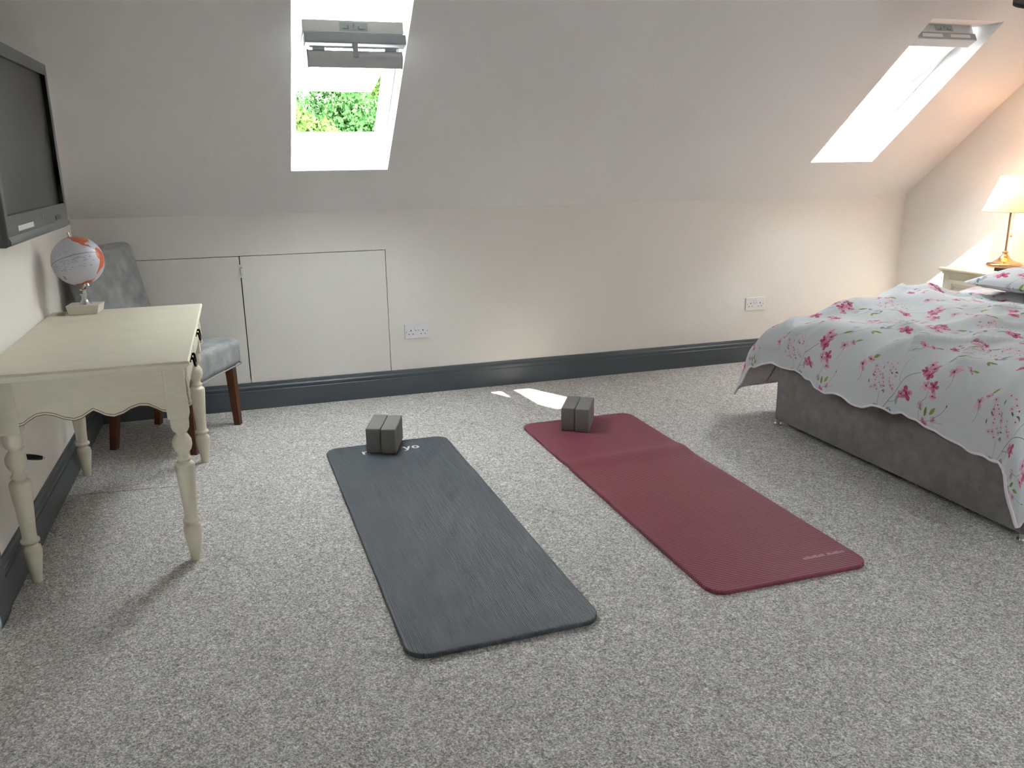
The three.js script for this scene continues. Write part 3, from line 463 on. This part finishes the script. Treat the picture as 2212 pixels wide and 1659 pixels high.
// ---------------------------------------------------------------- bed
const BX0 = 3.316, BX1 = 5.13, BZ0 = 1.255, BZ1 = 2.71;
{
  const B = thing('divan_bed', 'divan bed with grey velvet base on small chrome glides', 'bed', [(BX0 + BX1) / 2, 0, (BZ0 + BZ1) / 2]);
  const hx = (BX1 - BX0) / 2, hz = (BZ1 - BZ0) / 2;
  part('base', worldUV(toCreasedNormals(new RoundedBoxGeometry(2 * hx, 0.325, 2 * hz, 3, 0.008), 0.6).translate(0, 0.035 + 0.1625, 0)), velvetBed, B);
  part('mattress', new RoundedBoxGeometry(2 * hx - 0.02, 0.145, 2 * hz - 0.03, 4, 0.04).translate(0.005, 0.4325, 0), std(0xe9e9e6, 0.9), B, 'white mattress');
  for (const sx of [-1, 1]) for (const sz of [-1, 1]) part('glide', join([rod([sx * (hx - 0.012), 0, sz * (hz - 0.014)], [sx * (hx - 0.012), 0.014, sz * (hz - 0.014)], 0.019, 20), rod([sx * (hx - 0.012), 0.013, sz * (hz - 0.014)], [sx * (hx - 0.012), 0.036, sz * (hz - 0.014)], 0.01, 16)]), chrome, B, 'chrome glide');
}
// duvet draped over the bed
{
  const na = makeNoise(51, 64), nb = makeNoise(52, 64), nc = makeNoise(53, 64);
  const roll = (t, R, ang) => { const L = R * ang; return t < L ? [R * Math.sin(t / R), R * (1 - Math.cos(t / R))] : [R * Math.sin(ang) + (t - L) * Math.cos(ang), R * (1 - Math.cos(ang)) + (t - L) * Math.sin(ang)]; };
  const A0 = -0.315, A1 = 1.60, B0 = -0.52, ZA = 1.30, ZN = 2.565, B1 = ZN - ZA + 0.47, XA = 3.41;
  const base = (a, b0) => {
    const b = b0 < 0 ? b0 * lerp(1, 0.06, smooth(0.86, 1.12, a)) : b0;   // tucked in beside the cabinet
    const foot = a < 0 ? roll(-a, 0.15, 1.36) : [0, 0], far = b < 0 ? roll(-b, 0.14, 1.08) : [0, 0], near = b > ZN - ZA ? roll(b - ZN + ZA, 0.12, 1.36) : [0, 0];
    const side = far[1] + near[1], drop = Math.sqrt(foot[1] * foot[1] + side * side);
    const x = XA + Math.max(a, 0) - foot[0] + 0.02 * Math.sin(7 * b + 1) * smooth(0, -0.35, a) - 0.03 * smooth(0, -0.2, a) * smooth(1.1, 1.5, b), z = ZA + clamp(b, 0, ZN - ZA) - far[0] + near[0];
    const topMask = 1 - smooth(0.0, 0.25, drop);
    const folds = 0.016 * na(a * 2.2 + b * 1.1, b * 6.5 - a * 2.5) + 0.010 * nb(a * 5 - b * 2, b * 9 + a * 5) + 0.02 * nc(a * 1.7, b * 1.9);
    const ridge = Math.pow(1 - Math.abs(na(a * 3.3 + 9, b * 4.6 + a * 3.1 + 4)), 4) * 0.024 + Math.pow(1 - Math.abs(nb(a * 2.1 - b * 3.4 + 2, b * 2.2 + 7)), 5) * 0.02;
    const y = 0.548 + 0.068 * smooth(-0.05, 0.75, a) - drop + (folds + ridge) * lerp(0.35, 1, topMask) + (0.008 * Math.sin(9 * b) + 0.014 * nc(b * 8, 3.3) + 0.008 * na(b * 21, 8.1)) * smooth(-0.12, -0.3, a);
    const v = new THREE.Vector3(x, Math.max(y, 0.05), z);
    if (drop > 0.05) { const k = smooth(0.05, 0.25, drop) * 0.028; v.x -= k * na(b * 5 + 3, a * 1.2) * (a < 0 ? 1 : 0); v.z += k * nb(a * 5, b * 1.2 + 5) * (b < 0 || b > ZN - ZA ? 1 : 0); }
    return v;
  };
  const NA = 170, NB = 190, mid = [], e = 0.004;
  const thick = (a, b) => { const d = Math.min(a - A0, b - B0, B1 - b); return 0.007 + 0.042 * smooth(0.0, 0.13, d) * (0.75 + 0.25 * nc(a * 4, b * 4)); };
  const top = [], bottom = [], uv = [];
  for (let i = 0; i <= NA; i++) for (let j = 0; j <= NB; j++) {
    const a = lerp(A0, A1, i / NA), b = lerp(B0, B1, j / NB), p = base(a, b), pa = base(a + e, b).sub(base(a - e, b)), pb = base(a, b + e).sub(base(a, b - e)), n = pb.cross(pa).normalize(), t = thick(a, b);
    const up = p.clone().addScaledVector(n, t * 0.55), dn = p.clone().addScaledVector(n, -t * 0.45); top.push(up.x, up.y, up.z); bottom.push(dn.x, dn.y, dn.z); uv.push(b / FLORAL, a / FLORAL + 0.12); mid.push(p);
  }
  const idx = [], id = (i, j) => i * (NB + 1) + j; for (let i = 0; i < NA; i++) for (let j = 0; j < NB; j++) idx.push(id(i, j), id(i, j + 1), id(i + 1, j), id(i, j + 1), id(i + 1, j + 1), id(i + 1, j));
  const mk = (arr, flip) => { const g = new THREE.BufferGeometry(); g.setAttribute('position', new THREE.Float32BufferAttribute(arr, 3)); g.setAttribute('uv', new THREE.Float32BufferAttribute(uv, 2)); g.setIndex(flip ? idx.slice().reverse() : idx); g.computeVertexNormals(); return g; };
  const D = thing('duvet', 'pale blue floral duvet draped over the bed with a hanging corner', 'duvet');
  D.position.set(4.2, 0.55, 2.0); const off = (g) => g.translate(-4.2, -0.55, -2.0);
  part('cover_top', off(mk(top, false)), floral, D, 'pale blue cotton with pink blossom print'); part('cover_underside', off(mk(bottom, true)), floralReverse, D, 'plain pale reverse');
  const hemPath = []; for (let i = NA; i >= 0; i -= 2) hemPath.push(mid[id(i, 0)]); for (let j = 2; j <= NB; j += 2) hemPath.push(mid[id(0, j)]); for (let i = 2; i <= NA; i += 2) hemPath.push(mid[id(i, NB)]);
  part('hem', off(new THREE.TubeGeometry(new THREE.CatmullRomCurve3(hemPath), 500, 0.0065, 6)), hemFabric, D, 'pale pink stitched hem');
}
// pillow
{
  const P = thing('pillow', 'floral pillow at the head of the bed', 'pillow', [4.63, 0.643, 1.70], 0.12);
  const N = 48, M = 64, side = (s) => { const pos = [], uv = [], idx = []; for (let i = 0; i <= N; i++) for (let j = 0; j <= M; j++) { const u = i / N * 2 - 1, v = j / M * 2 - 1; const eu = Math.pow(1 - Math.pow(Math.abs(u), 2.6), 0.55), ev = Math.pow(1 - Math.pow(Math.abs(v), 3.2), 0.55); const px = u * 0.27 * (1 - 0.06 * (1 - v * v) * Math.abs(u)), pz = v * 0.38 * (1 - 0.05 * (1 - u * u) * Math.abs(v)); const h = s * (s > 0 ? 0.085 : 0.045) * eu * ev * (1 + 0.16 * n16(u * 2.4 + 3, v * 3 + s)); pos.push(px, 0.048 + h, pz); uv.push(pz / FLORAL + 0.3, px / FLORAL + 0.62); }
    for (let i = 0; i < N; i++) for (let j = 0; j < M; j++) { const a = i * (M + 1) + j; s > 0 ? idx.push(a, a + 1, a + M + 1, a + 1, a + M + 2, a + M + 1) : idx.push(a, a + M + 1, a + 1, a + 1, a + M + 1, a + M + 2); }
    const g = new THREE.BufferGeometry(); g.setAttribute('position', new THREE.Float32BufferAttribute(pos, 3)); g.setAttribute('uv', new THREE.Float32BufferAttribute(uv, 2)); g.setIndex(idx); g.computeVertexNormals(); return g.toNonIndexed(); };
  part('pillowcase', mergeVertices(join([side(1), side(-1)])), floral, P);
}

// ---------------------------------------------------------------- bedside cabinet, lamp, notebook
{
  const Hn = 0.70, N = thing('bedside_cabinet', 'cream bedside cabinet with beaded drawer front beside the bed', 'cabinet', [4.885, 0, 1.07]);
  const x0 = -0.24, x1 = 0.235, z0 = -0.158, z1 = 0.158;
  part('carcass', box(x0, x1, 0.06, Hn - 0.035, z0, z1, 0.003), creamPlain, N);
  part('top', join([box(x0 - 0.026, x1 + 0.005, Hn - 0.014, Hn, z0 - 0.024, z1 + 0.024, 0.004), box(x0 - 0.018, x1, Hn - 0.024, Hn - 0.013, z0 - 0.016, z1 + 0.016, 0.003), box(x0 - 0.01, x1, Hn - 0.036, Hn - 0.023, z0 - 0.009, z1 + 0.009, 0.003)]), std(0xe3d9be, 0.35), N);
  for (const sz of [z0 + 0.022, z1 - 0.022]) part('corner_post', box(x0 - 0.006, x0 + 0.03, 0, Hn - 0.035, sz - 0.022, sz + 0.022, 0.003), creamPlain, N);
  for (const sz of [z0 + 0.022, z1 - 0.022]) part('rear_leg', box(x1 - 0.04, x1, 0, 0.062, sz - 0.02, sz + 0.02, 0.003), creamPlain, N);
  for (let k = 0; k < 3; k++) {
    const y1 = Hn - 0.062 - k * 0.19, d = part('drawer', box(x0 - 0.012, x0 + 0.002, y1 - 0.168, y1, z0 + 0.05, z1 - 0.05, 0.003), creamPlain, N);
    const b = (m, t) => join([box(x0 - 0.014 - t, x0 - 0.011, y1 - m - 0.004, y1 - m, z0 + 0.05 + m, z1 - 0.05 - m), box(x0 - 0.014 - t, x0 - 0.011, y1 - 0.168 + m, y1 - 0.164 + m, z0 + 0.05 + m, z1 - 0.05 - m), box(x0 - 0.014 - t, x0 - 0.011, y1 - 0.168 + m, y1 - m, z0 + 0.05 + m, z0 + 0.054 + m), box(x0 - 0.014 - t, x0 - 0.011, y1 - 0.168 + m, y1 - m, z1 - 0.054 - m, z1 - 0.05 - m)]);
    part('bead', b(0.018, 0.002), creamPlain, d); part('bead', b(0.034, 0.001), creamPlain, d);
    part('knob', new THREE.SphereGeometry(0.013, 20, 14).translate(x0 - 0.024, y1 - 0.084, 0), bronze, d);
  }
}
{
  const L = thing('table_lamp', 'lit table lamp with tapered fabric shade and brass base', 'lamp', [4.97, 0.7005, 1.01]);
  part('base', lathe(spline([[0.088, 0.0], [0.092, 0.004], [0.09, 0.014], [0.082, 0.021], [0.055, 0.031], [0.033, 0.045], [0.02, 0.062], [0.0125, 0.07]], 40).concat([[0.0125, 0.072], [0.016, 0.076], [0.014, 0.084], [0.009, 0.088], [0.0001, 0.088]]), 48), brass, L);
  part('stem', rod([0, 0.086, 0], [0, 0.335, 0], 0.006, 16), brass, L);
  part('cup', lathe([[0.0001, 0.31], [0.022, 0.312], [0.022, 0.316], [0.012, 0.32], [0.012, 0.36], [0.0001, 0.36]], 24), brass, L);
  const shadeMat = phys(0xf6dcc4, 0.95, { transmission: 0.45, thickness: 0, side: THREE.DoubleSide });
  part('shade', lathe([[0.146, 0.312], [0.0745, 0.505]], 64), shadeMat, L, 'cream fabric shade');
  part('shade_ring', join([new THREE.TorusGeometry(0.146, 0.0016, 6, 64).rotateX(Math.PI / 2).translate(0, 0.312, 0), new THREE.TorusGeometry(0.0745, 0.0016, 6, 64).rotateX(Math.PI / 2).translate(0, 0.505, 0)]), std(0xdcc6b4, 0.7), L);
  part('bulb', new THREE.SphereGeometry(0.028, 24, 16).scale(1, 1.2, 1).translate(0, 0.415, 0), std(0xfff2dc, 0.5, { emissive: new THREE.Color(1.0, 0.6, 0.28), emissiveIntensity: 0.8 }), L);
  part('pull_chain', rod([0.0, 0.175, 0.022], [0.0, 0.315, 0.022], 0.0009, 6), brass, L); part('pull_bead', new THREE.SphereGeometry(0.0055, 14, 10).translate(0, 0.172, 0.022), brass, L);
  part('flex', tube([[0.06, 0.005, 0.05], [0.09, 0.006, 0.075], [0.12, 0.006, 0.05], [0.15, 0.006, 0.02]], 0.003, 30, 8), std(0xd9cdb8, 0.5), L);
  const p = new THREE.PointLight(new THREE.Color(1.0, 0.52, 0.22), 0.19, 0, 2); p.position.set(0, 0.415, 0); p.castShadow = true; p.shadow.radius = 1.4; L.add(p);
}
{
  const B = thing('notebook', 'thin black notebook lying beside the table lamp', 'notebook', [4.845, 0.7005, 1.165], 0.35);
  part('cover', join([box(-0.075, 0.075, 0, 0.003, -0.05, 0.05), box(-0.075, 0.075, 0.015, 0.018, -0.05, 0.05), box(-0.078, -0.074, 0, 0.018, -0.05, 0.05)]), blackPlastic, B); part('pages', box(-0.072, 0.072, 0.003, 0.015, -0.047, 0.047), std(0xcfc8ba, 0.8), B);
}

// pendant over the bed, its shade cut by the picture's corner
{
  const P = thing('pendant_lamp', 'dark grey drum pendant shade hanging from the ceiling above the bed', 'pendant', [3.99, 1.9, 2.085]);
  const drum = std(0x4b504e, 0.8, { side: THREE.DoubleSide });
  part('shade', lathe([[0.248, 0.003], [0.25, 0], [0.25, 0.2], [0.247, 0.2], [0.247, 0.003]], 64), drum, P); part('diffuser', lathe([[0.0001, 0.012], [0.246, 0.012], [0.246, 0.015], [0.0001, 0.015]], 48), drum, P);
  part('flex', rod([0, 0.1, 0], [0, CEIL - 1.9, 0], 0.004), whitePlastic, P); part('ceiling_rose', lathe([[0.0001, CEIL - 1.93], [0.03, CEIL - 1.925], [0.045, CEIL - 1.9], [0.0001, CEIL - 1.9]], 32), whitePlastic, P);
}

// ---------------------------------------------------------------- outside: wooded slope seen under the open sash
{
  const g = new THREE.PlaneGeometry(120, 90, 40, 30); const p = g.attributes.position; for (let i = 0; i < p.count; i++) p.setZ(i, 1.2 * n16(p.getX(i) * 0.12, p.getY(i) * 0.12));
  g.computeVertexNormals(); const h = new THREE.Mesh(g.rotateX(-Math.PI / 2 + 0.1).translate(0, 0.5, -76), phys(0x26381f, 1, { specularIntensity: 0.08 })); structure('hillside', 'grassy wooded hillside beyond the roof window', 'hill', h);
  const leafMats = [0x33522b, 0x415829, 0x294937, 0x385731].map((c) => phys(c, 1, { side: THREE.DoubleSide, specularIntensity: 0.08 }));
  const bark = std(0x54463a, 0.9);
  const tree = (x, z, base, h, rad, m, label, seed) => {
    const T = thing('tree', label, 'tree', [x, base, z], 0, 'trees on the hillside'), r = rng(seed);
    part('trunk', new THREE.CylinderGeometry(0.16, 0.3, h * 0.75, 10).translate(0, h * 0.375, 0), bark, T);
    const pos = [], blobs = []; for (let k = 0; k < 26; k++) { const a = r() * 6.28, e = Math.acos(2 * r() - 1), d = Math.cbrt(r()); blobs.push([Math.sin(e) * Math.cos(a) * rad * 0.75 * d, h - rad + Math.cos(e) * rad * d * 0.9, Math.sin(e) * Math.sin(a) * rad * 0.75 * d, rad * (0.26 + 0.16 * r())]); }
    const q = new THREE.Quaternion(), v = new THREE.Vector3();
    for (const b of blobs) for (let i = 0; i < 800; i++) {
      const a = r() * 6.28, e = Math.acos(2 * r() - 1), R = b[3] * (0.75 + 0.3 * r()), c = [b[0] + Math.sin(e) * Math.cos(a) * R, b[1] + Math.cos(e) * R, b[2] + Math.sin(e) * Math.sin(a) * R], s = 0.035 + 0.04 * r();
      q.setFromEuler(new THREE.Euler(r() * 6, r() * 6, r() * 6)); const P = [[-s, 0, 0], [0, -s * 1.7, 0], [s, 0, 0], [0, s * 1.7, 0]].map((k) => v.set(...k).applyQuaternion(q).toArray().map((w, n) => w + c[n]));
      pos.push(...P[0], ...P[1], ...P[2], ...P[0], ...P[2], ...P[3]);
    }
    const gg = new THREE.BufferGeometry(); gg.setAttribute('position', new THREE.Float32BufferAttribute(pos, 3)); gg.computeVertexNormals(); part('crown', gg, leafMats[m], T);
  };
  tree(-0.6, -27, -4.6, 9.4, 2.7, 2, 'dark blue green tree beyond the roof window', 1);
  tree(2.4, -22, -6.0, 8.8, 2.6, 1, 'yellow green rounded tree beyond the roof window', 2);
  tree(5.6, -28, -4.6, 9.6, 2.8, 0, 'mid green spreading tree beyond the roof window', 3);
  tree(1.4, -35, -4.6, 11.6, 3.2, 3, 'tall olive green tree behind the rounded tree', 4);
  tree(8.2, -37, -4.6, 11.6, 3.2, 1, 'pale green tree at the back of the wood', 5);
}

shadows(scene);
renderer.render(scene, camera);
